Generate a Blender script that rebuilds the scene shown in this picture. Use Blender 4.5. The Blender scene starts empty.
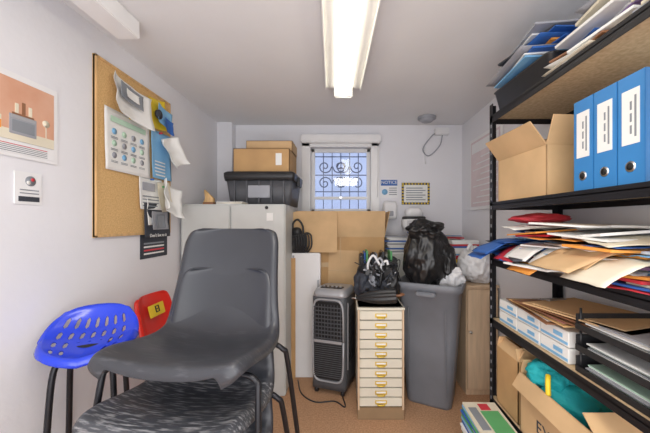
import bpy, bmesh, math, random
from mathutils import Vector, Matrix, noise
random.seed(7)
scene=bpy.context.scene
scene.view_settings.view_transform='Standard'
scene.view_settings.exposure=0.0
R=math.radians
# ---------------------------------------------------------------- materials
def mat(name,col,rough=.5,metal=0.,var=.06,scale=6.,bump=0.,bscale=60.,emit=0.,trans=0.,col2=None,stretch=None,lo=.35,hi=.65,coat=0.):
    m=bpy.data.materials.new(name); m.use_nodes=True
    nt=m.node_tree; b=nt.nodes['Principled BSDF']
    tc=nt.nodes.new('ShaderNodeTexCoord'); mp=nt.nodes.new('ShaderNodeMapping')
    nt.links.new(tc.outputs['Object'],mp.inputs['Vector'])
    if stretch: mp.inputs['Scale'].default_value=stretch
    n=nt.nodes.new('ShaderNodeTexNoise'); n.inputs['Scale'].default_value=scale; n.inputs['Detail'].default_value=5
    nt.links.new(mp.outputs[0],n.inputs['Vector'])
    r=nt.nodes.new('ShaderNodeValToRGB')
    r.color_ramp.elements[0].position=lo; r.color_ramp.elements[1].position=hi
    c1=[max(0,c*(1-var)) for c in col]; c2=[min(1,c*(1+var)) for c in col] if col2 is None else col2
    if col2 is not None: c1=col
    r.color_ramp.elements[0].color=(*c1,1); r.color_ramp.elements[1].color=(*c2,1)
    nt.links.new(n.outputs['Fac'],r.inputs['Fac']); nt.links.new(r.outputs['Color'],b.inputs['Base Color'])
    b.inputs['Roughness'].default_value=rough; b.inputs['Metallic'].default_value=metal
    b.inputs['Coat Weight'].default_value=coat
    if trans: b.inputs['Transmission Weight'].default_value=trans
    if emit:
        b.inputs['Emission Color'].default_value=(*col,1); b.inputs['Emission Strength'].default_value=emit
    if bump:
        n2=nt.nodes.new('ShaderNodeTexNoise'); n2.inputs['Scale'].default_value=bscale; n2.inputs['Detail'].default_value=4
        nt.links.new(tc.outputs['Object'],n2.inputs['Vector'])
        bp=nt.nodes.new('ShaderNodeBump'); bp.inputs['Strength'].default_value=bump; bp.inputs['Distance'].default_value=.01
        nt.links.new(n2.outputs['Fac'],bp.inputs['Height']); nt.links.new(bp.outputs['Normal'],b.inputs['Normal'])
    return m
WALL=mat('wall_paint',(.79,.79,.825),.75,var=.02,scale=1.5,bump=.12,bscale=25)
CEIL=mat('ceiling_paint',(.80,.80,.81),.8,var=.03,scale=1.2,bump=.15,bscale=14)
TRIM=mat('white_gloss',(.88,.88,.88),.35,var=.02)
CARPET=mat('carpet',(.50,.27,.14),.95,scale=90,col2=(.70,.42,.25),bump=.8,bscale=220,lo=.3,hi=.7)
WHITE=mat('white_plastic',(.84,.84,.85),.4,var=.02)
PAPER=mat('paper',(.84,.84,.82),.8,var=.03)
CREAMP=mat('cream_paper',(.76,.70,.56),.8,var=.05)
CARD=mat('cardboard',(.54,.33,.15),.85,var=.08,scale=5)
CARD2=mat('cardboard_light',(.64,.43,.23),.85,var=.08,scale=5)
TAPE=mat('tape',(.55,.38,.2),.3,var=.03)
BLACK=mat('black_plastic',(.02,.02,.022),.4,var=.1)
BLKMET=mat('black_metal',(.018,.018,.022),.35,metal=.4,var=.1)
DARK=mat('dark_void',(.008,.008,.009),.7)
GREYP=mat('grey_plastic',(.085,.088,.10),.5,var=.06,bump=.05,bscale=200)
COOLM=mat('cooler_body',(.085,.09,.10),.42,var=.05)
BINM=mat('bin_plastic',(.18,.19,.215),.45,var=.08,scale=4)
SILV=mat('silver_plastic',(.45,.46,.49),.35,metal=.3,var=.04)
STEEL=mat('steel',(.6,.6,.6),.3,metal=1,var=.04)
BRASS=mat('brass',(.72,.52,.08),.35,metal=.5,var=.08)
CREAM=mat('cream_metal',(.72,.68,.57),.45,var=.04)
PLINTH=mat('plinth',(.30,.20,.11),.6)
CABG=mat('cabinet_enamel',(.58,.59,.57),.45,var=.03)
CHIP=mat('chipboard',(.58,.42,.24),.85,scale=70,col2=(.72,.55,.34),bump=.2,bscale=120)
CORK=mat('cork',(.62,.38,.15),.95,scale=120,col2=(.76,.50,.23),bump=.4,bscale=200)
PINE=mat('pine_wood',(.66,.42,.19),.55,scale=4,stretch=(12,12,1),var=.15)
TANW=mat('beech_laminate',(.66,.49,.33),.5,scale=4,stretch=(10,10,1),var=.08)
BLUE=mat('blue_plastic',(.010,.045,.62),.25,var=.05,coat=.3)
REDP=mat('red_plastic',(.72,.025,.015),.3,var=.05)
YEL=mat('yellow_print',(.85,.62,.03),.5)
BINB=mat('binder_blue',(.04,.23,.56),.4,var=.05,coat=.2)
BLUEP=mat('blue_card',(.03,.13,.45),.5)
SKYB=mat('light_blue_card',(.22,.48,.75),.5)
REDC=mat('red_card',(.62,.04,.06),.5)
PINK=mat('pink_card',(.75,.32,.36),.6)
PALEP=mat('pale_print',(.72,.62,.64),.6)
ORNG=mat('orange_card',(.80,.33,.06),.6)
GREEN=mat('green_card',(.12,.42,.16),.6)
LGREEN=mat('pale_green',(.50,.70,.55),.7)
MAUVE=mat('mauve',(.25,.16,.36),.6)
TURQ=mat('turquoise_cloth',(.01,.38,.42),.7,bump=.3,bscale=40)
BROWNW=mat('clipboard_brown',(.26,.12,.06),.5,var=.2)
GREYC=mat('grey_card',(.35,.36,.40),.6)
BAG=mat('bin_liner',(.012,.012,.013),.34,var=.1,bump=.12,bscale=18)
CLEARB=mat('pale_bag',(.78,.78,.80),.35,bump=.3,bscale=16)
IRON=mat('iron_blue',(.17,.20,.32),.6)
OUTW=mat('outside_render',(.58,.64,.80),.8,var=.06,scale=2)
GLASS=mat('window_glass',(.9,.95,1),.02,trans=1.0,var=0)
TUBE=mat('lit_diffuser',(1,.92,.72),.4,emit=4.2,var=0)
INKG=mat('ink_grey',(.25,.27,.30),.8); INKD=mat('ink_dark',(.04,.045,.06),.7)
POSTER=mat('poster_peach',(.66,.34,.22),.6,scale=5,col2=(.74,.45,.32))
CHAIR=mat('chair_plastic',(.036,.038,.046),.34,scale=3.5,col2=(.052,.055,.064),lo=.3,hi=.8)
CHAIR2=mat('chair_plastic_dusty',(.040,.042,.050),.36,scale=12,stretch=(1,8,5),col2=(.13,.13,.14),lo=.54,hi=.9)
SCUFF=mat('chair_plastic_scuffed',(.050,.053,.062),.42,scale=15,stretch=(1,9,6),col2=(.42,.42,.43),lo=.50,hi=.80)
COL=[REDC,BLUEP,SKYB,PAPER,PAPER,PAPER,CREAMP,ORNG,GREEN,PINK,MAUVE,GREYC]
# ---------------------------------------------------------------- mesh builder
def catmull(pts,n=8):
    pts=[Vector(p) for p in pts]
    if len(pts)<3: return pts
    out=[]
    P=[pts[0]*2-pts[1]]+pts+[pts[-1]*2-pts[-2]]
    for i in range(1,len(P)-2):
        a,b,c,d=P[i-1:i+3]
        for k in range(n):
            t=k/n
            out.append(.5*((2*b)+(c-a)*t+(2*a-5*b+4*c-d)*t*t+(3*b-a-3*c+d)*t**3))
    out.append(pts[-1]); return out
class MB:
    def __init__(s,name): s.bm=bmesh.new(); s.mats=[]; s.name=name; s.T=Matrix.Identity(4)
    def mi(s,m):
        if m not in s.mats: s.mats.append(m)
        return s.mats.index(m)
    def push(s,b,m,smooth=False,M=None):
        i=s.mi(m)
        for f in b.faces: f.material_index=i; f.smooth=smooth
        X=s.T if M is None else s.T@M
        bmesh.ops.transform(b,matrix=X,verts=b.verts)
        t=bpy.data.meshes.new('t'); b.to_mesh(t); b.free(); s.bm.from_mesh(t); bpy.data.meshes.remove(t)
    def box(s,x0,x1,y0,y1,z0,z1,m,bev=.002,M=None,seg=2):
        b=bmesh.new(); bmesh.ops.create_cube(b,size=1)
        for v in b.verts: v.co=Vector((x0+(v.co.x+.5)*(x1-x0),y0+(v.co.y+.5)*(y1-y0),z0+(v.co.z+.5)*(z1-z0)))
        mn=min(abs(x1-x0),abs(y1-y0),abs(z1-z0))
        bev=min(bev,mn*.45)
        if bev>0: bmesh.ops.bevel(b,geom=b.edges[:],offset=bev,segments=seg,affect='EDGES')
        s.push(b,m,False,M)
    def cyl(s,p0,p1,r0,m,r1=None,seg=24,M=None,smooth=True):
        if r1 is None: r1=r0
        p0=Vector(p0);p1=Vector(p1); d=p1-p0
        b=bmesh.new(); bmesh.ops.create_cone(b,cap_ends=True,segments=seg,radius1=r0,radius2=r1,depth=d.length)
        Q=Matrix.Translation((p0+p1)/2)@d.to_track_quat('Z','Y').to_matrix().to_4x4()
        s.push(b,m,smooth,Q if M is None else M@Q)
    def tube(s,pts,r,m,seg=10,smoothn=6,M=None,radf=None):
        P=catmull(pts,smoothn) if smoothn else [Vector(p) for p in pts]
        b=bmesh.new(); rings=[]; up=None
        for i,p in enumerate(P):
            t=(P[min(i+1,len(P)-1)]-P[max(i-1,0)]).normalized()
            if up is None: up=t.orthogonal().normalized()
            up=(up-t*up.dot(t))
            up=up.normalized() if up.length>1e-5 else t.orthogonal().normalized()
            sd=t.cross(up); rr=r if radf is None else r*radf(i/(len(P)-1))
            rings.append([b.verts.new(p+(up*math.cos(a)+sd*math.sin(a))*rr) for a in [2*math.pi*k/seg for k in range(seg)]])
        for i in range(len(rings)-1):
            for k in range(seg): b.faces.new((rings[i][k],rings[i][(k+1)%seg],rings[i+1][(k+1)%seg],rings[i+1][k]))
        b.faces.new(rings[0][::-1]); b.faces.new(rings[-1])
        s.push(b,m,True,M)
    def surf(s,f,nu,nv,m,thick=.004,hole=None,M=None,matf=None,smooth=True):
        b=bmesh.new(); g=[[b.verts.new(f(i/nu,j/nv)) for i in range(nu+1)] for j in range(nv+1)]
        for j in range(nv):
            for i in range(nu):
                if hole and hole((i+.5)/nu,(j+.5)/nv): continue
                b.faces.new((g[j][i],g[j][i+1],g[j+1][i+1],g[j+1][i]))
        lo=[v for v in b.verts if not v.link_faces]
        for v in lo: b.verts.remove(v)
        bmesh.ops.recalc_face_normals(b,faces=b.faces[:])
        if thick: bmesh.ops.solidify(b,geom=b.faces[:],thickness=thick)
        s.push(b,m,smooth,M)
    def loft(s,secs,m,seg=8,caps=(True,True),M=None,smooth=True):
        b=bmesh.new(); rings=[]
        for (z,w,d,r,cx,cy) in secs:
            ring=[]
            for (sx,sy,a0) in ((1,1,0),(-1,1,90),(-1,-1,180),(1,-1,270)):
                for k in range(seg+1):
                    a=R(a0+90*k/seg)
                    ring.append(b.verts.new((cx+sx*(w/2-r)+r*math.cos(a),cy+sy*(d/2-r)+r*math.sin(a),z)))
            rings.append(ring)
        n=len(rings[0])
        for i in range(len(rings)-1):
            for k in range(n): b.faces.new((rings[i][k],rings[i][(k+1)%n],rings[i+1][(k+1)%n],rings[i+1][k]))
        if caps[0]: b.faces.new(rings[0][::-1])
        if caps[1]: b.faces.new(rings[-1])
        s.push(b,m,smooth,M)
    def blob(s,c,rx,ry,rz,m,amp=.15,fr=3.,seed=0,sub=5,pinch=None,flat=None,M=None,fine=.25):
        b=bmesh.new(); bmesh.ops.create_icosphere(b,subdivisions=sub,radius=1)
        for v in b.verts:
            p=v.co.copy(); q=p*fr+Vector((seed*7.3,seed*3.1,seed*1.7))
            n=noise.noise(q)*.7
            n+=(.5-abs(noise.noise(q*1.7+Vector((5,1,2)))))*.5+(.4-abs(noise.noise(q*3.2)))*fine
            k=1+amp*n*1.6
            p*=k
            if pinch: p.x*=pinch(p.z); p.y*=pinch(p.z)
            if flat is not None and p.z<flat: p.z=flat
            v.co=Vector((c[0]+p.x*rx,c[1]+p.y*ry,c[2]+p.z*rz))
        s.push(b,m,True,M)
    def text(s,body,size,m,M,ext=.0004):
        cu=bpy.data.curves.new('t','FONT'); cu.body=body; cu.size=size; cu.extrude=ext; cu.align_x='CENTER'; cu.align_y='CENTER'
        o=bpy.data.objects.new('t',cu); scene.collection.objects.link(o)
        dg=bpy.context.evaluated_depsgraph_get(); me=bpy.data.meshes.new_from_object(o.evaluated_get(dg))
        b=bmesh.new(); b.from_mesh(me); bpy.data.meshes.remove(me)
        bpy.data.objects.remove(o); bpy.data.curves.remove(cu)
        s.push(b,m,False,M)
    def done(s,loc=(0,0,0),rz=0.,rx=0.,ry=0.):
        me=bpy.data.meshes.new(s.name); bmesh.ops.recalc_face_normals(s.bm,faces=s.bm.faces[:]); s.bm.to_mesh(me); s.bm.free()
        for m in s.mats: me.materials.append(m)
        o=bpy.data.objects.new(s.name,me); scene.collection.objects.link(o)
        o.location=loc; o.rotation_euler=(rx,ry,rz)
        return o
def TR(x,y,z,rz=0,rx=0,ry=0):
    return Matrix.Translation((x,y,z))@Matrix.Rotation(rz,4,'Z')@Matrix.Rotation(ry,4,'Y')@Matrix.Rotation(rx,4,'X')
LW,RW,BW,CH=-1.28,1.21,3.1,2.35
# ---------------------------------------------------------------- room
b=MB('wall_left'); b.box(LW-.1,LW,-.9,BW+.2,0,CH,WALL,0); b.done()
b=MB('wall_right'); b.box(RW,RW+.1,-.9,BW+.2,0,CH,WALL,0); b.done()
b=MB('floor'); b.box(LW-.1,RW+.1,-.9,BW+.2,-.06,0,CARPET,0); b.done()
b=MB('ceiling'); b.box(LW-.1,RW+.1,-.9,BW+.2,CH,CH+.06,CEIL,0); b.done()
wx0,wx1,wz0,wz1=-.36,.27,1.44,2.13
b=MB('wall_back')
b.box(LW,wx0,BW,BW+.2,0,CH,WALL,0); b.box(wx1,RW,BW,BW+.2,0,CH,WALL,0)
b.box(wx0,wx1,BW,BW+.2,0,wz0,WALL,0); b.box(wx0,wx1,BW,BW+.2,wz1,CH,WALL,0)
b.box(LW,-1.13,BW-.1,BW,0,CH,WALL,.004)
b.done()
b=MB('wall_exterior'); b.box(-3,3,4.4,4.5,0,3.0,OUTW,0); b.done()
b=MB('baseboard_left'); b.box(LW,LW+.018,-.9,BW-.1,0,.1,TRIM,.004); b.done()
b=MB('baseboard_right'); b.box(RW-.012,RW,-.9,BW,0,.1,TRIM,.004); b.done()
b=MB('baseboard_back'); b.box(-1.13,RW-.018,BW-.018,BW,0,.1,TRIM,.004); b.done()
# window
b=MB('window_1')
a0,a1,c0,c1=-.444,.351,1.38,2.2
for (x0,x1,z0,z1) in ((a0,wx0+.005,c0,c1),(wx1-.005,a1,c0,c1),(a0,a1,wz1-.01,c1),(a0,a1,c0,wz0+.01)):
    b.box(x0,x1,BW-.035,BW+.01,z0,z1,TRIM,.008)
yy=BW+.09
for (x0,x1,z0,z1) in ((wx0,wx0+.04,wz0,wz1),(wx1-.04,wx1,wz0,wz1),(wx0,wx1,wz1-.04,wz1),(wx0,wx1,wz0,wz0+.05),(wx0+.04,wx1-.04,1.59,1.62)):
    b.box(x0,x1,yy,yy+.04,z0,z1,TRIM,.006)
b.box(wx0+.04,wx1-.04,yy+.018,yy+.022,wz0+.04,wz1-.04,GLASS,0)
b.box(a0-.02,a1+.02,BW-.07,BW+.01,c0-.03,c0,TRIM,.006)
b.box(-.06,-.03,yy-.03,yy,1.595,1.62,STEEL,.004)
b.done()
b=MB('roller_blind'); b.box(a0,a1+.01,BW-.095,BW-.036,2.15,2.232,TRIM,.012); b.tube([(a1-.02,BW-.06,2.15),(a1-.02,BW-.06,1.6)],.002,WHITE,6,0); b.done()
b=MB('window_security_grille')
gy=BW+.17
for k in range(7):
    x=-.33+k*.095; b.tube([(x,gy,wz0+.005),(x,gy,wz1-.005)],.005,IRON,6,0)
for z in (wz0+.02,1.68,1.86,2.06): b.tube([(wx0+.003,gy,z),(wx1-.003,gy,z)],.006,IRON,6,0)
def spiral(cx,cz,s,d,r0=.075):
    return [(cx+d*r0*(1-t/14)*math.cos(t*.75),gy-.012,cz+s*r0*(1-t/14)*math.sin(t*.75)) for t in range(13)]
for cx,d in ((-.22,1),(-.06,-1),(-.03,1),(.13,-1)):
    for cz,s in ((1.77,1),(1.95,-1)): b.tube(spiral(cx,cz,s,d),.0065,IRON,6,3)
b.done()
# ceiling trunking
b=MB('ceiling_cable_trunking'); b.box(-1.135,-1.025,-.5,1.5,2.262,CH,TRIM,.004); b.done()
# fluorescent fixture
def fluo(name,loc,rz):
    b=MB(name)
    b.loft([(-.0,.16,1.5,.02,0,0),(-.02,.25,1.5,.02,0,0),(-.035,.25,1.5,.02,0,0),(-.038,.13,1.48,.02,0,0)],TRIM,4)
    for s in (-1,1): b.box(s*.125-.004,s*.125+.004,-.75,.75,-.05,-.015,TRIM,.002)
    b.surf(lambda u,v:Vector((.060*math.cos(math.pi*(1+u)),-.72+1.44*v,-.038+.068*math.sin(math.pi*(1+u)))),16,4,TUBE,.002)
    for y in (-.735,.72): b.box(-.066,.066,y,y+.02,-.11,-.03,WHITE,.01)
    return b.done(loc,rz)
fluo('fill_ceiling_light',(.02,1.42,CH),R(2.5))
fluo('fill_ceiling_light',(.02,-.15,CH),0)  # unseen second fitting, added behind the camera as fill
b=MB('ceiling_smoke_alarm'); b.cyl((0,0,0),(0,0,-.02),.085,GREYC,.085); b.cyl((0,0,-.02),(0,0,-.045),.075,GREYC,.05); b.done((.78,2.86,CH))
b=MB('junction_box'); b.box(.92,1.06,BW-.06,BW,2.24,2.31,WHITE,.008)
b.tube([(.93,BW-.03,2.26),(.88,BW-.03,2.22),(.80,BW-.02,2.10),(.86,BW-.02,2.03),(.97,BW-.02,2.13),(1.0,BW-.02,2.24)],.006,GREYC,8); b.tube([(.82,BW-.01,2.12),(.83,BW-.01,1.95)],.006,WHITE,8,0); b.done()
# ---------------------------------------------------------------- left wall
def wallM(y,z,x=LW): # local x-> world +Y, local y-> world Z, local z-> world +X
    return Matrix(((0,0,1,x),(1,0,0,y),(0,1,0,z),(0,0,0,1)))
def sheet(b,y0,y1,z0,z1,x,m,curl=.01,seed=0,tilt=0,t=.0008):
    w=y1-y0;h=z1-z0; cy=(y0+y1)/2; cz=(z0+z1)/2; c,s=math.cos(tilt),math.sin(tilt)
    def f(u,v):
        dx=curl*(abs(2*u-1)**3*.6+(1-v)**2*.8+.3*noise.noise(Vector((u*3+seed,v*3,seed))))
        a=(u-.5)*w; e=(v-.5)*h
        return Vector((x+.002+max(0,dx),cy+a*c-e*s,cz+a*s+e*c))
    b.surf(f,14,14,m,t)
b=MB('framed_drinks_poster')
b.box(LW+.001,LW+.007,1.04,1.33,1.60,1.925,WHITE,.002)
X=LW+.007
b.box(X,X+.002,1.06,1.31,1.665,1.90,POSTER,0)
b.box(X,X+.002,1.06,1.31,1.615,1.66,WHITE,0)
b.box(X,X+.0022,1.06,1.31,1.665,1.705,CREAMP,0)
b.box(X+.001,X+.004,1.135,1.235,1.69,1.765,GREYC,.001); b.box(X+.003,X+.005,1.143,1.227,1.70,1.745,INKG,.001); b.box(X+.003,X+.0055,1.14,1.23,1.750,1.762,SILV,0)
b.box(X+.001,X+.004,1.145,1.225,1.765,1.772,BROWNW,0)
for k in range(3): b.box(X+.001,X+.004,1.155+k*.025,1.168+k*.025,1.772,1.81+.01*(k%2),[CREAMP,BROWNW,CREAMP][k],.001)
b.cyl((X,1.275,1.765),(X+.003,1.275,1.765),.015,CREAMP,seg=18); b.box(X,X+.003,1.273,1.277,1.705,1.76,CREAMP,0); b.box(X,X+.003,1.262,1.288,1.70,1.705,CREAMP,0)
b.box(X,X+.003,1.085,1.11,1.70,1.75,CREAMP,.001); b.box(X+.002,X+.0035,1.087,1.108,1.70,1.73,ORNG,0)
for k in range(5): b.box(X+.002,X+.003,1.09,1.28,1.62+k*.007,1.6225+k*.007,REDC if k==4 else INKG,0)
b.done()
b=MB('wall_notice_card'); b.box(LW+.001,LW+.006,1.155,1.262,1.42,1.55,WHITE,.002)
b.cyl((LW+.006,1.215,1.515),(LW+.008,1.215,1.515),.020,INKG); b.cyl((LW+.008,1.222,1.521),(LW+.0095,1.222,1.521),.007,REDC); b.cyl((LW+.008,1.206,1.508),(LW+.0095,1.206,1.508),.008,PAPER)
b.box(LW+.006,LW+.0075,1.17,1.25,1.432,1.452,INKD,0)
for k in range(2): b.box(LW+.006,LW+.0075,1.175,1.248,1.463+k*.013,1.467+k*.013,INKG,0)
b.done()
b=MB('cork_noticeboard')
Y0,Y1,Z0,Z1=1.518,2.17,1.27,2.205
X=LW+.001
b.box(X,X+.012,Y0,Y1,Z0,Z1,CORK,0)
for q in ((Y0,Y1,Z0,Z0+.014),(Y0,Y1,Z1-.014,Z1),(Y0,Y0+.014,Z0,Z1),(Y1-.014,Y1,Z0,Z1)): b.box(X,X+.019,*q,PINE,.003)
X=LW+.014
sheet(b,1.58,1.88,1.93,2.14,X+.014,PAPER,.05,1,-.12)
sheet(b,1.62,1.80,2.02,2.11,X+.046,INKG,.01,12,-.12); sheet(b,1.66,1.76,2.04,2.09,X+.049,PAPER,.01,12,-.12)
sheet(b,1.57,1.93,1.63,1.965,X,PAPER,.008,2)
b.box(X+.009,X+.0105,1.61,1.89,1.895,1.925,LGREEN,0)
for r in range(3):
    for c in range(4):
        b.cyl((X+.009,1.635+c*.074,1.845-r*.065),(X+.0105,1.635+c*.074,1.845-r*.065),.017,[SKYB,LGREEN,GREYC][(r+c)%3],seg=14)
        for j in range(2): b.box(X+.009,X+.0105,1.61+c*.074,1.66+c*.074,1.812-r*.065-j*.007,1.815-r*.065-j*.007,INKG,0)
sheet(b,1.92,2.10,1.97,2.17,X,YEL,.02,4,.15)
sheet(b,1.97,2.13,2.0,2.13,X+.02,SKYB,.02,5,-.2); sheet(b,2.03,2.12,1.96,2.06,X+.035,BLUEP,.02,15,-.2)
b.cyl((X+.03,1.98,2.06),(X+.045,1.98,2.06),.03,INKD)
sheet(b,1.94,2.15,1.64,1.96,X+.004,SKYB,.012,6)
sheet(b,2.0,2.19,1.74,1.93,X+.03,PAPER,.07,61,.35)
for k in range(5): b.box(X+.018,X+.0195,1.97,2.08,1.66+.022*k,1.668+.022*k,PAPER,0)
sheet(b,1.83,2.06,1.43,1.635,X,PAPER,.012,7); b.box(X+.010,X+.0125,1.86,1.98,1.55,1.60,GREYC,0)
for k in range(4): b.box(X+.011,X+.0125,1.86,2.02,1.45+.02*k,1.456+.02*k,INKG,0)
sheet(b,1.97,2.17,1.40,1.62,X+.02,PAPER,.08,8,-.35)
sheet(b,1.98,2.12,1.42,1.62,X+.012,CREAMP,.03,88,.1)
sheet(b,1.90,2.10,1.33,1.5,X+.004,PAPER,.01,9)
for (y,z,m) in ((1.73,2.12,REDC),(1.75,1.955,YEL),(2.03,1.95,REDC),(1.94,1.625,BLUEP),(2.05,1.59,GREEN)): b.cyl((X+.01,y,z),(X+.03,y,z),.006,m,seg=10)
b.done()
b=MB('dark_wall_poster')
b.box(LW+.001,LW+.006,1.87,2.15,1.115,1.27,INKD,.001); sheet(b,1.87,2.14,1.25,1.47,LW+.022,INKD,.006,11)
sheet(b,1.93,2.10,1.30,1.42,LW+.030,GREYC,.01,13); sheet(b,1.97,2.06,1.31,1.40,LW+.036,INKG,.008,13)
for k in range(4): b.box(LW+.006,LW+.0075,1.90,2.11,1.14+.022*k,1.150+.022*k,[PAPER,REDC,PAPER,INKG][k],0)
b.text("Don't live to it",.03,PAPER,wallM(2.0,1.262,LW+.038))
b.done()
# ---------------------------------------------------------------- chairs
def interp(tab,t):
    n=len(tab)-1; x=t*n; i=min(int(x),n-1); f=x-i
    a,b0,c,d=[Vector(tab[max(0,min(n,i+k))]) for k in (-1,0,1,2)]
    return .5*((2*b0)+(c-a)*f+(2*a-5*b0+4*c-d)*f*f+(3*b0-a-3*c+d)*f**3)
# (y,z,halfwidth)
PROF=[(-.226,-.046,.215),(-.224,-.024,.252),(-.206,-.003,.276),(-.14,-.002,.286),(-.04,-.020,.286),(.055,-.028,.282),(.12,-.010,.274),(.165,.035,.264),(.192,.10,.254),(.210,.17,.246),(.226,.24,.240),(.242,.31,.236),(.258,.372,.230),(.272,.414,.212),(.278,.430,.175)]
def plastic_chair(name,loc,rz,m1,m2,leg=.52,sc=1.,emblem=False,scx=1.):
    b=MB(name)
    def f(u,v):
        U=2*u-1; y,z,w=interp(PROF,v)
        back=max(0,min(1,(v-.40)/.2)); back=back*back*(3-2*back)
        a=abs(U)
        lip=max(0,(a-.86)/.14)
        z2=z+(1-back)*(.034*a**2.5-.045*lip**2)
        y2=y-back*(.060*a**2.2)+back*lip**2*.030
        return Vector((w*U*sc*scx,y2*sc,z2*sc))
    b.surf(f,56,100,m1,.005)
    i2=b.mi(m2)
    for fc in b.bm.faces:
        c=fc.calc_center_median()
        if c.y<.12*sc and c.z<.05*sc: fc.material_index=i2
    h=leg; k_=sc*scx
    for s in (-1,1):
        for (yt,yb) in ((-.13,-.20),(.13,.25)):
            b.tube([(s*.05,yt*sc,-.052*sc),(s*.22*k_,yt*sc,-.052*sc),(s*.286*k_,yt*sc,-.075*sc),(s*.300*k_,(yt*.8+yb*.2)*sc,-.14),(s*.32*k_,yb*sc,-h+.008)],.011,BLKMET,10,6)
            b.cyl((s*.32*k_,yb*sc,-h),(s*.32*k_,yb*sc,-h+.03),.014,BLACK)
        b.tube([(s*.16*sc,-.13*sc,-.052*sc),(s*.16*sc,.13*sc,-.052*sc)],.010,BLKMET,8,0)
    b.tube([(-.06,-.13*sc,-.052*sc),(.06,-.13*sc,-.052*sc)],.010,BLKMET,8,0)
    b.tube([(-.06,.13*sc,-.052*sc),(.06,.13*sc,-.052*sc)],.010,BLKMET,8,0)
    if emblem:
        M=TR(0,.214*sc,.33*sc,0,R(-14))
        b.box(-.075,.075,-.010,-.004,-.04,.035,YEL,.008,M)
        b.text('El',.06,BLACK,M@Matrix.Translation((0,-.012,.0))@Matrix.Rotation(R(90),4,'X'),.002)
    return b.done(loc,rz)
plastic_chair('stacking_chair',(-.575,1.11,.52),R(-8),CHAIR,SCUFF)
plastic_chair('stacking_chair',(-.575,1.135,.705),R(-8),CHAIR,SCUFF)
plastic_chair('stacking_chair',(-.565,1.18,.888),R(-8),CHAIR,CHAIR2,.56)
plastic_chair('red_plastic_chair',(-1.0,1.90,.49),R(90),REDP,REDP,.49,.93,True,.80)
# ---------------------------------------------------------------- blue stool
b=MB('blue_tractor_seat_stool')
def sf(u,v):
    U=2*u-1;V=2*v-1
    A,B=.165,.155
    x=U*math.sqrt(1-V*V/2)*A; y=V*math.sqrt(1-U*U/2)*B
    r=min(1,math.sqrt((x/A)**2+(y/B)**2))
    z=.078*r**2.5*(.40+.60*max(0,V))+.022*max(0,V)**2 -.03*max(0,(r-.9)/.1)**2*(.5 if V>0 else 1)
    z-=.02*(1-abs(U))*max(0,-V)
    return Vector((x,y,z))
def hole(u,v):
    x=(2*u-1);y=(2*v-1)
    if max(abs(x),abs(y))>.80: return False
    n=7; cx=(x*n/1.6+.5)%1.0-.5 ; row=(y*4/1.6)%1.0-.5
    if y<-.1 and abs(x)<.35: return False
    return (abs(cx)/.20)**3+(abs(row)/.33)**3<1
b.surf(sf,140,100,BLUE,.006,hole=hole,M=TR(0,0,.85,0,R(13)))
b.cyl((0,0,.81),(0,0,.845),.055,BLKMET)
for a in (45,135,225,315):
    ca,sa=math.cos(R(a)),math.sin(R(a))
    b.tube([(ca*.03,sa*.03,.82),(ca*.10,sa*.09,.80),(ca*.135,sa*.12,.74),(ca*.155,sa*.15,.4),(ca*.18,sa*.17,.008)],.011,BLKMET,10)
    b.cyl((ca*.18,sa*.17,0),(ca*.18,sa*.17,.02),.015,BLACK)
b.tube([(.160*math.cos(R(a)),.153*math.sin(R(a)),.3) for a in range(0,361,20)],.008,BLKMET,8,2)
b.done((-1.075,1.27,0),R(24))
# ---------------------------------------------------------------- cartons
def carton(b,w,d,h,m=CARD,flaps=None,M=None,t=.005,closed=False,inner=CARD2):
    M=M or Matrix.Identity(4)
    b.box(-w/2,w/2,-d/2,d/2,0,t,m,.001,M)
    b.box(-w/2,w/2,-d/2,-d/2+t,0,h,m,.001,M); b.box(-w/2,w/2,d/2-t,d/2,0,h,m,.001,M)
    b.box(-w/2,-w/2+t,-d/2,d/2,0,h,m,.001,M); b.box(w/2-t,w/2,-d/2,d/2,0,h,m,.001,M)
    if closed:
        b.box(-w/2,w/2,-d/2,-.001,h-t,h,m,.001,M); b.box(-w/2,w/2,.001,d/2,h-t,h,m,.001,M)
        b.box(-w/2-.001,w/2+.001,-.025,.025,h-.0005,h+.001,TAPE,0,M); b.box(-w/2-.001,-w/2,-.025,.025,h-.06,h,TAPE,0,M)
        b.box(-.025,.025,-d/2-.001,-d/2,h-.001,h,TAPE,0,M)
    elif flaps:
        L=flaps.get('len',.12)
        if 'f' in flaps: b.box(-w/2,w/2,0,t,0,L,inner,.001,M@TR(0,-d/2,h)@Matrix.Rotation(R(flaps['f']),4,'X'))
        if 'k' in flaps: b.box(-w/2,w/2,-t,0,0,L,inner,.001,M@TR(0,d/2,h)@Matrix.Rotation(R(-flaps['k']),4,'X'))
        if 'l' in flaps: b.box(0,t,-d/2,d/2,0,L,inner,.001,M@TR(-w/2,0,h)@Matrix.Rotation(R(-flaps['l']),4,'Y'))
        if 'r' in flaps: b.box(-t,0,-d/2,d/2,0,L,inner,.001,M@TR(w/2,0,h)@Matrix.Rotation(R(flaps['r']),4,'Y'))
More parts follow.
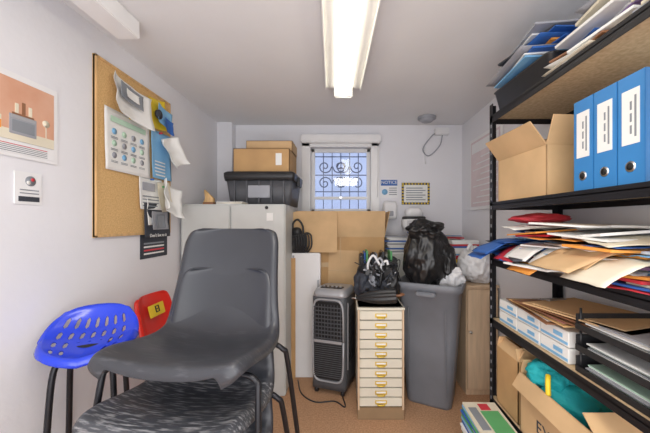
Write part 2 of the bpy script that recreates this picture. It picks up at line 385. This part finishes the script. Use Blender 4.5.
# ---------------------------------------------------------------- tall metal cabinet
b=MB('metal_storage_cabinet')
b.box(-1.262,-.46,2.32,2.95,.0,1.488,CABG,.008)
b.box(-1.258,-.885,2.30,2.32,.05,1.475,CABG,.006); b.box(-.875,-.464,2.30,2.32,.05,1.475,CABG,.006)
b.box(-.83,-.805,2.275,2.30,.95,1.15,STEEL,.005); b.box(-.95,-.925,2.275,2.30,.95,1.15,STEEL,.005)
b.cyl((-.83,2.298,1.25),(-.83,2.288,1.25),.012,STEEL)
b.box(-.60,-.55,2.294,2.30,1.36,1.42,PAPER,0); b.cyl((-.60,2.29,1.46),(-.60,2.30,1.46),.012,BLACK); b.done()
b=MB('plastic_storage_crate')
b.loft([(0,.50,.40,.03,0,0),(.21,.55,.45,.03,0,0)],GREYP,5); b.loft([(.20,.57,.47,.03,0,0),(.235,.585,.48,.03,0,0),(.262,.585,.48,.03,0,0),(.275,.55,.45,.03,0,0)],BLACK,5)
for s in (-1,1): b.box(s*.295-.012,s*.295+.012,-.07,.07,.17,.25,BLACK,.006)
for k in range(5): b.box(-.2+k*.1-.006,-.2+k*.1+.006,-.232,-.2,.02,.2,GREYP,.003)
b.box(-.09,.09,-.235,-.21,.06,.16,GREYC,.004)
b.done((-.70,2.67,1.488))
b=MB('cardboard_box'); carton(b,.47,.36,.20,CARD,closed=True); b.box(.12,.17,-.1815,-.18,.06,.16,PAPER,0); b.done((-.70,2.69,1.766))
b=MB('cardboard_box'); carton(b,.40,.26,.09,CARD2,closed=True); b.done((-.66,2.74,1.968))
b=MB('wooden_ornament'); b.loft([(0,.09,.05,.01,0,0),(.05,.07,.04,.01,.01,0),(.12,.012,.012,.004,-.03,0)],PINE,3); b.box(-.03,.05,-.03,.03,0,.02,BROWNW,.004); b.done((-1.10,2.42,1.489))
b=MB('paper_pile')
for k in range(5): b.box(-.1,.1,-.07,.07,k*.004,k*.004+.0035,[PAPER,CREAMP][k%2],0,TR(0,0,0,random.uniform(-.2,.2)))
b.done((-.90,2.40,1.489))
# ---------------------------------------------------------------- cartons by window
b=MB('cardboard_box'); carton(b,.80,.34,.68,CARD,closed=True); b.done((-.06,2.90,0))
b=MB('cardboard_box')
carton(b,.80,.30,.53,CARD,flaps={'f':12,'k':-4,'l':20,'r':12,'len':.24})
b.box(-.403,.401,-.153,-.1505,.26,.30,TAPE,0)
b.box(-.002,.002,-.154,-.150,0,.53,TAPE,0); b.box(.05,.30,-.154,-.1505,.06,.2,CARD2,0); b.done((-.04,2.875,.682))
b=MB('flattened_cardboard_sheet'); b.box(-.20,.20,-.003,.003,0,.36,CARD2,.001,TR(0,0,0,0,R(-6))); b.done((-.27,2.635,1.083))
b=MB('flattened_cardboard_sheet')
b.box(-.175,.10,-.003,.003,0,1.33,CARD2,.001,TR(0,0,0,0,R(-2),R(1.5))); b.box(-.175,.10,-.0045,-.0025,.9,.905,TAPE,0,TR(0,0,0,0,R(-2),R(1.5))); b.done((.0,2.69,.004))
b=MB('white_fridge_panel')
b.box(-.48,-.215,2.60,2.70,0,1.08,WHITE,.008); b.box(-.455,-.44,2.598,2.60,0.02,1.06,GREYC,0); b.box(-.24,-.222,2.585,2.60,.60,.85,SILV,.004)
b.done()
b=MB('cardboard_sheet'); b.box(-.03,.03,-.004,.004,0,1.04,CARD,.001); b.done((-.455,2.57,0),R(20))
b=MB('headphones_and_cables')
for k in range(7):
    x=-.46+k*.022; b.tube([(x,2.62,1.083),(x-.02,2.60,1.18+.01*k),(x+.03,2.595,1.24),(x+.04,2.59,1.15),(x+.01,2.60,1.09)],.007,BLACK,8)
b.box(-.46,-.37,2.605,2.63,1.081,1.20,BLACK,.01); b.cyl((-.42,2.60,1.26),(-.42,2.63,1.26),.045,BLACK); b.tube([(-.455,2.61,1.26),(-.45,2.61,1.34),(-.41,2.61,1.37),(-.37,2.61,1.32),(-.36,2.61,1.24)],.009,BLACK,8)
b.box(-.375,-.345,2.605,2.63,1.081,1.26,INKD,.01)
b.done()
# ---------------------------------------------------------------- air cooler
b=MB('air_cooler')
w,d,h=.285,.30,.80
b.loft([(.05,w,d,.03,0,0),(.10,w,d,.04,0,0),(.76,w,d,.04,0,0),(.765,w*.99,d*.99,.05,0,0)],COOLM,6)
b.loft([(.765,w*1.0,d*1.0,.05,0,.0),(.79,w*.98,d*.97,.05,0,.003),(.815,w*.9,d*.85,.05,0,.01),(.822,w*.8,d*.7,.05,0,.01)],SILV,6)
fy=-d/2
def bez(u,v):
    a=2*math.pi*u; ex=2/6
    c,s_=math.cos(a),math.sin(a)
    x=(abs(c)**ex)*math.copysign(1,c); z=(abs(s_)**ex)*math.copysign(1,s_)
    k=1-.12*v
    return Vector((x*.135*k*(1-.02*v),fy-.012+.01*(v*2-1)**2,.43+z*.325*(1-.05*v)))
b.surf(bez,72,4,SILV,.008)
b.box(-.118,.118,fy-.006,fy+.01,.13,.73,DARK,.004)
for k in range(9): b.box(-.116,.116,fy-.016,fy-.003,.445+k*.03,.452+k*.03,COOLM,.001,TR(0,0,0))
for k in range(9): b.box(-.105+k*.026,-.101+k*.026,fy-.013,fy-.004,.43,.71,GREYP,.001)
for k in range(17): b.box(-.116,.116,fy-.012,fy-.003,.15+k*.016,.156+k*.016,COOLM,.001)
b.box(-.116,.116,fy-.018,fy-.003,.415,.435,SILV,.003)
b.box(-.09,.09,-.09,-.02,.820,.828,BLACK,.003)
for k in range(5): b.cyl((-.07+k*.035,-.055,.827),(-.07+k*.035,-.055,.834),.009,SILV,seg=14)
for k in range(20): b.box(w/2-.002,w/2+.004,-.09,.09,.25+k*.022,.258+k*.022,BLACK,.001)
b.box(w/2-.002,w/2+.006,-.10,-.095,.2,.72,SILV,.001)
for sx in (-1,1):
    for sy in (-1,1):
        b.cyl((sx*.11-.012,sy*.11,.024),(sx*.11+.012,sy*.11,.024),.024,BLACK); b.box(sx*.11-.016,sx*.11+.016,sy*.11-.012,sy*.11+.012,.03,.055,BLACK,.004)
b.done((-.085,2.47,0),R(-18))
b=MB('power_cord'); b.tube([(-.40,2.55,.006),(-.34,2.35,.006),(-.22,2.24,.006),(-.08,2.25,.006),(.0,2.18,.006),(-.02,2.32,.006)],.005,BLACK,8); b.done()
# ---------------------------------------------------------------- drawer cabinet
b=MB('multi_drawer_cabinet')
w,d,h=.315,.40,.765
b.box(-w/2,w/2,-d/2+.02,d/2,.07,h,CREAM,.004); b.box(-w/2+.0,w/2-.0,-d/2+.005,d/2,0,.085,PLINTH,.004)
b.box(-w/2-.006,w/2+.006,-d/2,d/2+.004,h-.016,h,CREAM,.003)
b.box(-w/2,-w/2+.012,-d/2,-d/2+.03,.07,h-.01,TANW,.001);b.box(w/2-.012,w/2,-d/2,-d/2+.03,.07,h-.01,TANW,.001)
n=10; dh=(h-.02-.09)/n
for k in range(n):
    z=.09+k*dh
    b.box(-w/2+.014,w/2-.014,-d/2+.002,-d/2+.03,z+.004,z+dh-.003,CREAM,.003)
    b.box(-w/2+.014,w/2-.014,-d/2+.016,-d/2+.028,z-.003,z+.004,DARK,0)
    zc=z+dh/2
    b.box(-.040,.040,-d/2-.003,-d/2+.002,zc-.012,zc+.014,BRASS,.001); b.box(-.032,.032,-d/2-.004,-d/2-.002,zc-.002,zc+.010,PAPER,0)
    b.tube([(-.026,-d/2,zc-.008),(-.020,-d/2-.014,zc-.012),(.020,-d/2-.014,zc-.012),(.026,-d/2,zc-.008)],.0045,BRASS,6,4)
b.done((.245,2.24,0),R(0))
# clutter on drawers
b=MB('folded_umbrella')
def um(u,v):
    a=2*math.pi*u; r=.006+.036*math.sin(math.pi*min(1,v*.62+.02))**.8*(1+.28*abs(math.sin(4*a)))
    return Vector((r*math.cos(a),r*math.sin(a),v*.28))
b.surf(um,48,20,BLACK,0); b.cyl((0,0,-.03),(0,0,.02),.006,STEEL,seg=10); b.tube([(0,0,.27),(0,0,.31),(.02,0,.33),(.04,0,.31)],.008,BROWNW,8)
b.done((.075,2.09,.82),R(80),R(84),0)
b=MB('cable_tangle')
random.seed(11)
for k in range(34):
    cx,cy,cz=random.uniform(.14,.34),random.uniform(2.20,2.34),random.uniform(.82,1.0)
    pts=[(cx+random.uniform(-.10,.10),cy+random.uniform(-.07,.08),max(.776,cz+random.uniform(-.08,.08))) for _ in range(7)]
    b.tube(pts,random.choice([.004,.005,.008]),random.choice([BLACK,BLACK,BLACK,INKD,GREYC,WHITE]),7,6)
b.blob((.25,2.27,.84),.12,.09,.085,INKD,.4,2.0,3,4,flat=-.85,fine=.1)
b.blob((.34,2.26,.90),.06,.07,.11,BLACK,.4,2.0,5,4,flat=-.95,fine=.1)
b.blob((.14,2.29,.89),.06,.07,.11,INKD,.4,2.0,6,4,flat=-.95,fine=.1)
for k in range(9): b.box(-.05,.05,-.014,.014,-.022,.022,[BLACK,BLACK,GREYC][k%3],.006,TR(random.uniform(.13,.33),random.uniform(2.2,2.32),random.uniform(.86,1.03),random.uniform(0,3),random.uniform(-.6,.6),random.uniform(-.7,.7)))
for k in range(4): b.tube([(.20+k*.04,2.26,.9),(.17+k*.05,2.25,1.02),(.21+k*.05,2.24,1.10-.02*k),(.26+k*.03,2.23,1.03)],.009,[WHITE,GREYC,WHITE,BLACK][k],8)
b.done()
b=MB('cardboard_box'); carton(b,.36,.20,.80,CARD,closed=True); b.done((.29,2.56,0))
b=MB('folder_row')
random.seed(3)
x=0
for k in range(16):
    t=random.uniform(.012,.022); b.box(x,x+t,-.09,.09,0,random.uniform(.22,.31),[BLACK,INKD,BLUEP,GREEN,BLACK,INKD,INKD,GREYC,BLACK,BLACK][k%10],.002,TR(0,0,0,0,0,random.uniform(-.02,.04))); x+=t+.003
b.done((.12,2.56,.802))
b=MB('white_document_stack')
for k in range(12): b.box(-.10,.10,-.08,.08,k*.014,k*.014+.012,[PAPER,GREYC,PAPER,BLUEP,PAPER][k%5],.001,TR(random.uniform(-.01,.01),0,0,random.uniform(-.2,.2)))
b.done((.49,2.90,1.051))
# ---------------------------------------------------------------- low cabinet behind
b=MB('low_metal_cabinet'); b.box(.37,1.18,2.78,3.075,0,1.05,CABG,.006); b.box(.38,.77,2.765,2.78,.04,1.03,CABG,.004); b.box(.78,1.17,2.765,2.78,.04,1.03,CABG,.004)
b.cyl((.74,2.765,.6),(.74,2.75,.6),.012,STEEL); b.done()
b=MB('office_clutter_pile')
random.seed(5)
for k in range(46):
    w_,d_,t_=random.uniform(.14,.26),random.uniform(.1,.2),random.uniform(.002,.014)
    cx=.76+.28*((k%5)/4)+random.uniform(-.02,.02)
    z=1.054+(k//5)*.020
    b.box(-w_/2,w_/2,-d_/2,d_/2,0,t_,random.choice(COL),.001,TR(min(cx,1.04),2.91,z,random.uniform(-.2,.2),random.uniform(-.05,.05),random.uniform(-.05,.05)))
b.done()
b=MB('white_desk_fan_heater')
b.loft([(0,.20,.14,.04,0,0),(.05,.23,.15,.05,0,0),(.10,.23,.15,.05,0,0),(.115,.20,.13,.05,0,0)],WHITE,6)
b.loft([(.10,.21,.135,.05,0,0),(.125,.22,.14,.05,0,0),(.135,.2,.13,.05,0,0)],BLACK,6)
b.loft([(.135,.17,.12,.05,0,0),(.19,.16,.11,.05,0,0),(.215,.11,.08,.035,0,0),(.22,.05,.04,.015,0,0)],WHITE,6)
for k in range(7): b.box(-.08,.08,-.078,-.07,.03+k*.01,.034+k*.01,GREYC,0)
b.done((.66,2.88,1.268))
# ---------------------------------------------------------------- beech cupboard + stuff
b=MB('beech_cupboard'); b.box(.945,1.19,2.34,2.74,.0,.84,TANW,.004); b.box(.95,1.185,2.322,2.34,.05,.825,TANW,.003); b.box(.94,1.195,2.32,2.75,.84,.858,TANW,.003); b.cyl((.97,2.32,.5),(.97,2.302,.5),.01,STEEL); b.done()
b=MB('pale_plastic_bag'); b.blob((1.055,2.45,.995),.125,.13,.14,CLEARB,.22,2.2,2,5,flat=-.97); b.tube([(1.03,2.42,1.12),(1.0,2.39,1.17),(.97,2.38,1.13)],.012,CLEARB,8); b.done()
b=MB('folder_pile')
random.seed(21)
z=.859
for k in range(20):
    b.box(-.12,.12,-.055,.055,0,.016,random.choice([PAPER,YEL,BLUEP,SKYB,PAPER,REDC,CREAMP]),.001,TR(1.05,2.67,z,random.uniform(-.10,.10))); z+=.0165
b.done()
# ---------------------------------------------------------------- slim bin
b=MB('grey_waste_bin')
o=[(0,.32,.26,.05,0,0),(.02,.33,.27,.055,0,0),(.45,.39,.31,.06,0,0),(.84,.44,.34,.06,0,0),(.85,.48,.38,.07,0,0),(.90,.49,.39,.07,0,0),(.905,.475,.375,.07,0,0),(.90,.445,.345,.06,0,0),(.40,.37,.29,.055,0,0),(.03,.30,.24,.05,0,0)]
b.loft(o,BINM,8,caps=(True,True))
b.box(-.07,.07,-.225,-.18,.82,.85,BINM,.008)
for s in (-1,1): b.box(s*.13-.004,s*.13+.004,-.166,-.153,.10,.74,BINM,.003,TR(0,.010,0,0,R(3.0)))
b.done((.665,2.32,0.0),R(-26))
b=MB('black_bin_bag')
b.blob((.0,.0,.0),.19,.15,.25,BAG,.22,1.5,4,6,pinch=lambda z:1.0-.30*max(0,z)-.10*max(0,-z),flat=-1.0,fine=.18)
b.blob((-.05,-.02,.21),.12,.10,.07,BAG,.35,1.6,8,5,fine=.15)
b.blob((.10,-.08,-.04),.08,.07,.13,BAG,.3,1.6,9,5,fine=.15)
b.done((.635,2.30,1.08),R(20))
b=MB('white_packing_material'); b.blob((0,0,0),.08,.07,.08,CLEARB,.35,2,6,5); b.blob((-.05,.05,.04),.06,.05,.07,CLEARB,.35,2,7,4); b.done((.80,2.25,.93))
# ---------------------------------------------------------------- signs
def backM(x,z,y=BW-.003): return Matrix(((1,0,0,x),(0,0,-1,y),(0,1,0,z),(0,0,0,1)))
b=MB('notice_sign'); b.box(.365,.545,BW-.003,BW,1.60,1.79,WHITE,0)
b.box(.370,.540,BW-.005,BW-.003,1.725,1.785,BLUEP,0); b.text('NOTICE',.045,PAPER,backM(.455,1.757,BW-.006))
b.cyl((.41,BW-.003,1.66),(.41,BW-.005,1.66),.03,SKYB,seg=20)
for k in range(4): b.box(.455,.535,BW-.005,BW-.003,1.63+k*.022,1.638+k*.022,INKG,0)
b.done()
b=MB('safety_sign')
b.box(.585,.875,BW-.003,BW,1.53,1.755,INKD,0)
for k in range(9):
    for z in (1.533,1.735): b.box(.592+k*.032,.606+k*.032,BW-.0045,BW-.003,z,z+.017,YEL,0)
for k in range(6):
    for x in (.588,.855): b.box(x,x+.017,BW-.0045,BW-.003,1.556+k*.032,1.570+k*.032,YEL,0)
b.box(.608,.852,BW-.005,BW-.003,1.553,1.732,PAPER,0)
for k in range(6): b.box(.63,.83-.03*(k%2),BW-.006,BW-.005,1.575+k*.024,1.584+k*.024,INKG,0)
b.done()
b=MB('soap_dispenser'); b.loft([(0,.13,.09,.03,0,0),(.03,.14,.10,.03,0,0),(.15,.14,.10,.03,0,0),(.18,.11,.07,.03,0,.01)],WHITE,6); b.box(-.03,.03,-.055,-.045,.03,.08,GREYC,.004); b.done((.455,BW-.052,1.38))
b=MB('wall_sign_board')
b.box(RW-.014,RW-.001,2.28,2.87,1.46,2.12,WHITE,.003); b.box(RW-.016,RW-.014,2.31,2.84,1.49,2.09,PALEP,0)
b.box(RW-.018,RW-.016,2.33,2.82,1.98,2.07,WHITE,0)
for k in range(9): b.box(RW-.018,RW-.016,2.35,2.80-.08*(k%3),1.52+k*.05,1.53+k*.05,WHITE,0)
b.done()
# ---------------------------------------------------------------- shelving
SX0,SX1,SY0,SY1=.81,1.195,.76,1.68
ZS=[.38,.815,1.15,1.455,1.935]
b=MB('shelving_unit')
for x,sx in ((SX0,1),(SX1,-1)):
    for y,sy in ((SY0,1),(SY1,-1)):
        b.box(min(x,x+sx*.035),max(x,x+sx*.035),min(y,y+sy*.003),max(y,y+sy*.003),0,2.0,BLKMET,0)
        b.box(min(x,x+sx*.003),max(x,x+sx*.003),min(y,y+sy*.035),max(y,y+sy*.035),0,2.0,BLKMET,0)
        b.box(x-.004 if sx>0 else x-.034,x+.034 if sx>0 else x+.004,y-.004 if sy>0 else y-.034,y+.034 if sy>0 else y+.004,0,.025,BLACK,.003)
        for k in range(36):
            z=.12+k*.05
            b.box(x-.0008*sx-.0005,x-.0008*sx+.0005,y+sy*.014,y+sy*.022,z,z+.018,GREYC,0)
for z in ZS:
    for x,sx in ((SX0,1),(SX1,-1)):
        b.box(min(x,x+sx*.004),max(x,x+sx*.004),SY0,SY1,z-.038,z+.004,BLKMET,.001)
        b.box(min(x,x+sx*.02),max(x,x+sx*.02),SY0,SY1,z-.014,z-.010,BLKMET,0)
    for y,sy in ((SY0,1),(SY1,-1)): b.box(SX0,SX1,min(y,y+sy*.004),max(y,y+sy*.004),z-.038,z+.004,BLKMET,.001)
    b.box(SX0+.004,SX1-.004,SY0+.004,SY1-.004,z-.010,z,CHIP,0)
b.done()
def pile(name,regions,seed,cols=COL,tilt=0.):
    b=MB(name); random.seed(seed)
    for (cx,cy,z0,w,d,n,t,jit) in regions:
        z=z0
        for k in range(n):
            tt=t*random.uniform(.4,1.6)
            jx=random.uniform(-jit,jit)*.25
            mm=random.choice(cols)
            ww=w*random.uniform(.8,1.05); dd=d*random.uniform(.8,1.05)
            rz_=random.uniform(-jit,jit)
            half=ww/2*abs(math.cos(rz_))+dd/2*abs(math.sin(rz_))
            xx=min(cx+jx,1.19-half)
            tk=tilt*min(1,k/6)
            M=TR(xx,cy+random.uniform(-jit,jit)*.3,z,rz_,random.uniform(-tk,tk),random.uniform(-tk,tk*.3))
            if tt<.006:
                s1=random.uniform(0,50)
                b.surf(lambda u,v:Vector(((u-.5)*ww,(v-.5)*dd,.001+.012*abs(noise.noise(Vector((u*1.6+s1,v*1.6,0)))))),8,8,mm,.0008,M=M); z+=tt+.003
            else:
                b.box(-ww/2,ww/2,-dd/2,dd/2,0,tt,mm,.001,M); z+=tt+.0005
    return b
# top shelf
TZ=1.937
b=pile('magazine_pile',[(1.0,1.03,TZ,.30,.28,19,.008,.25),(.98,.80,TZ,.28,.15,14,.008,.15)],31,[SKYB,BLUEP,PAPER,CREAMP,GREYC,BROWNW,PAPER,MAUVE]); b.done()
b=MB('black_document_tray')
b.loft([(0,.30,.38,.02,0,0),(.012,.31,.39,.02,0,0),(.10,.35,.42,.03,0,0),(.105,.36,.43,.03,0,0),(.10,.34,.41,.03,0,0),(.014,.29,.37,.02,0,0)],BLACK,5,caps=(True,True))
b.done((.99,1.43,TZ),R(3))
b=pile('leaflet_pile',[(.985,1.43,TZ+.016,.25,.33,14,.008,.1),(.97,1.43,TZ+.125,.30,.38,15,.006,.25)],33,[PAPER,GREYC,SKYB,GREYC,ORNG,INKD,BLUEP,GREYC,INKD]); b.done()
# shelf 2 : carton + binders
SZ=1.457
b=MB('cardboard_box')
carton(b,.32,.36,.22,CARD2,flaps={'f':20,'k':-20,'l':38,'r':-60,'len':.12}); b.done((.998,1.45,SZ),R(3))
def binder(name,y,tilt=0,W=.085):
    b=MB(name); H,D=.325,.285
    b.box(0,.004,0,W,0,H,BINB,.002); b.box(0,D,0,.003,0,H,BINB,.001); b.box(0,D,W-.003,W,0,H,BINB,.001)
    b.box(.012,D-.015,.006,W-.012,.004,H-.015,PAPER,.001)
    b.box(-.0012,0,.015,W-.015,.12,.28,PAPER,0)
    for k in range(3): b.box(-.0018,-.001,.038,.044,.15+k*.035,.175+k*.035,INKG,0)
    b.box(-.0018,-.001,.024,.03,.14,.26,INKG,0)
    b.cyl((-.002,W/2,.055),(.002,W/2,.055),.016,STEEL,seg=20); b.cyl((-.003,W/2,.055),(.001,W/2,.055),.011,DARK,seg=20)
    return b.done((.835,y,SZ),0,tilt)
for y in (1.010,.922,.834): binder('lever_arch_file',y)
b=pile('envelope_pile',[(1.07,1.19,SZ,.2,.07,24,.010,.05)],36,[PAPER,CREAMP,PAPER,GREYC]); b.done()
# shelf 3 : papers
PZ=1.152
b=pile('paper_and_folder_heap',[(.985,1.52,PZ,.29,.22,26,.005,.4),(.98,1.26,PZ,.30,.26,24,.006,.35),(.99,1.02,PZ,.30,.22,20,.006,.3),(.98,.86,PZ,.28,.12,14,.006,.15)],41,[REDC,BLUEP,BLUEP,PAPER,PAPER,CREAMP,ORNG,MAUVE,SKYB,PAPER,PAPER,INKD],.10)
random.seed(17)
for k in range(9):
    y=.9+.09*k; mm=[CREAMP,CARD2,CARD2,PAPER,ORNG,PAPER,REDC,BLUEP,BLUEP][k]; z=PZ+.05+random.uniform(0,.07); L=random.uniform(.16,.24)
    def f(u,v,z=z,L=L,y=y,k=k):
        x=.93-u*L; return Vector((x,y+(v-.5)*.17+.03*u*math.sin(k*2),z-.12*max(0,u-.30)**1.6+.006*noise.noise(Vector((u*4,v*4,k)))))
    b.surf(f,10,6,mm,.001)
b.done()
b=MB('brown_envelope')
def f(u,v):
    x=.96-u*.27; return Vector((x,1.03+(v-.5)*.20,PZ+.105-.11*max(0,u-.3)**1.5+.004*noise.noise(Vector((u*3,v*3,5)))))
b.surf(f,12,6,CARD2,.003); b.done()
b=MB('red_pouch'); b.blob((.98,1.50,PZ+.215),.13,.10,.025,REDC,.2,1.5,3,4); b.done()
# shelf 4
QZ=.817
b=MB('white_carton_set')
for k in range(3):
    for j in range(2):
        y=1.12+k*.17; z=QZ+.062*j
        b.box(.835,1.12,y,y+.162,z,z+.058,PAPER,.002); b.box(.8335,.835,y+.004,y+.158,z+.008,z+.018,SKYB,0)
        b.box(.8325,.8335,y+.03,y+.08,z+.028,z+.044,SKYB,0)
b.done()
b=MB('clipboard_stack')
for k in range(5):
    M=TR(.99,1.36-.05*k,QZ+.127+.013*k,R(6*k-8)); b.box(-.17,.13,-.20,.20,0,.005,[BROWNW,PINE,BROWNW,BROWNW,CARD2][k],.001,M); b.box(-.15,.11,-.17,.17,.005,.008,[PAPER,PINK,BROWNW,BROWNW,CARD2][k],0,M); b.box(-.05,.05,.17,.195,.004,.012,STEEL,.003,M)
b.done()
b=MB('letter_tray_stack')
for k in range(3):
    z=QZ+k*.075
    b.box(.83,1.13,.80,1.08,z,z+.004,BLACK,.001); b.box(1.126,1.13,.80,1.08,z,z+.055,BLACK,.001)
    b.box(.83,1.13,.80,.804,z,z+.055,BLACK,.001); b.box(.83,1.13,1.076,1.08,z,z+.055,BLACK,.001)
    b.box(.828,.833,.80,1.08,z,z+.022,BLACK,.001)
    for x in (.845,1.115):
        for y in (.805,1.075): b.cyl((x,y,z),(x,y,z+.075),.004,BLACK,seg=8)
    for j in range(6): b.box(.85,1.11,.83,1.05,z+.005+j*.005,z+.009+j*.005,[PAPER,LGREEN,PAPER,GREYC][(j+k)%4],0,TR(random.uniform(-.012,.01),0,0))
b.done()
# shelf 5
b=MB('cardboard_box')
carton(b,.34,.42,.27,CARD2,flaps={'f':-50,'k':-15,'l':150,'len':.07})
b.text('EXPIRED',.075,INKD,Matrix.Translation((-.1715,-.05,.10))@Matrix.Rotation(R(-90),4,'Z')@Matrix.Rotation(R(90),4,'X'),.0006)
b.done((.985,1.185,.382),R(0))
b=MB('turquoise_cloth_bag'); b.blob((.905,1.32,.680),.085,.085,.060,TURQ,.2,1.8,6,5); b.blob((.95,1.26,.60),.11,.11,.08,TURQ,.2,1.8,6,4); b.tube([(.84,1.24,.715),(.825,1.22,.70),(.82,1.21,.65)],.010,YEL,8); b.done()
b=MB('cardboard_box'); carton(b,.25,.20,.30,CARD,flaps={'f':-20,'k':-20,'l':-30,'len':.06}); b.blob((.0,0,.25),.09,.07,.05,WHITE,.3,2,4,4); b.done((.95,1.53,.382))
b=MB('white_paper_box'); b.box(-.14,.14,-.06,.06,0,.16,PAPER,.003); b.box(-.145,.145,-.065,.065,.15,.19,PAPER,.003); b.done((.99,.84,.382))
# floor items in front of / beneath shelf
b=MB('magazine_stack')
random.seed(9)
for k in range(32):
    b.box(-.085,.085,-.13,.13,k*.012,k*.012+.0115,random.choice([PAPER,GREEN,SKYB,PAPER,CREAMP,BLUEP,PAPER]),.001,TR(random.uniform(-.008,.004),0,0,random.uniform(-.04,.04)))
z=.3845
b.box(-.02,.07,-.11,.05,z,z+.002,GREEN,0); b.box(-.07,-.03,-.09,.08,z,z+.002,INKG,0); b.box(-.01,.04,.06,.11,z,z+.002,REDC,0)
b.done((.710,1.48,0),R(0))
b=MB('archive_box'); b.box(-.16,.16,-.22,.22,0,.22,PAPER,.004); b.box(-.165,.165,-.225,.225,.19,.25,GREYC,.004); b.cyl((-.161,0,.12),(-.158,0,.12),.025,DARK); b.done((1.01,1.12,0))
# ---------------------------------------------------------------- light / world / camera
w=bpy.data.worlds.new('World'); scene.world=w; w.use_nodes=True
w.node_tree.nodes['Background'].inputs[0].default_value=(.84,.88,1,1); w.node_tree.nodes['Background'].inputs[1].default_value=1.4
def area(n,loc,rot,sx,sy,e,c):
    l=bpy.data.lights.new(n,'AREA'); l.shape='RECTANGLE'; l.size=sx; l.size_y=sy; l.energy=e; l.color=c
    o=bpy.data.objects.new(n,l); scene.collection.objects.link(o); o.location=loc; o.rotation_euler=rot; return o
area('fill_rear_ceiling',(.02,-.15,2.22),(0,0,0),.5,1.3,20,(1,.95,.88))  # added soft fill under the ceiling behind the camera, out of view
area('fill_rear_uptilt',(0,-.85,1.0),(R(115),0,0),2.0,1.4,31,(1,.97,.93))  # added fill tilted upward to brighten ceiling and room; no doorway is modelled
cam=bpy.data.cameras.new('cam'); co=bpy.data.objects.new('camera',cam); scene.collection.objects.link(co)
co.location=(0,0,1.35); co.rotation_euler=(R(90),0,0); cam.sensor_width=36; cam.lens=300/650*36; cam.shift_x=-20/650; cam.shift_y=5.5/650; cam.clip_start=.02
scene.camera=co
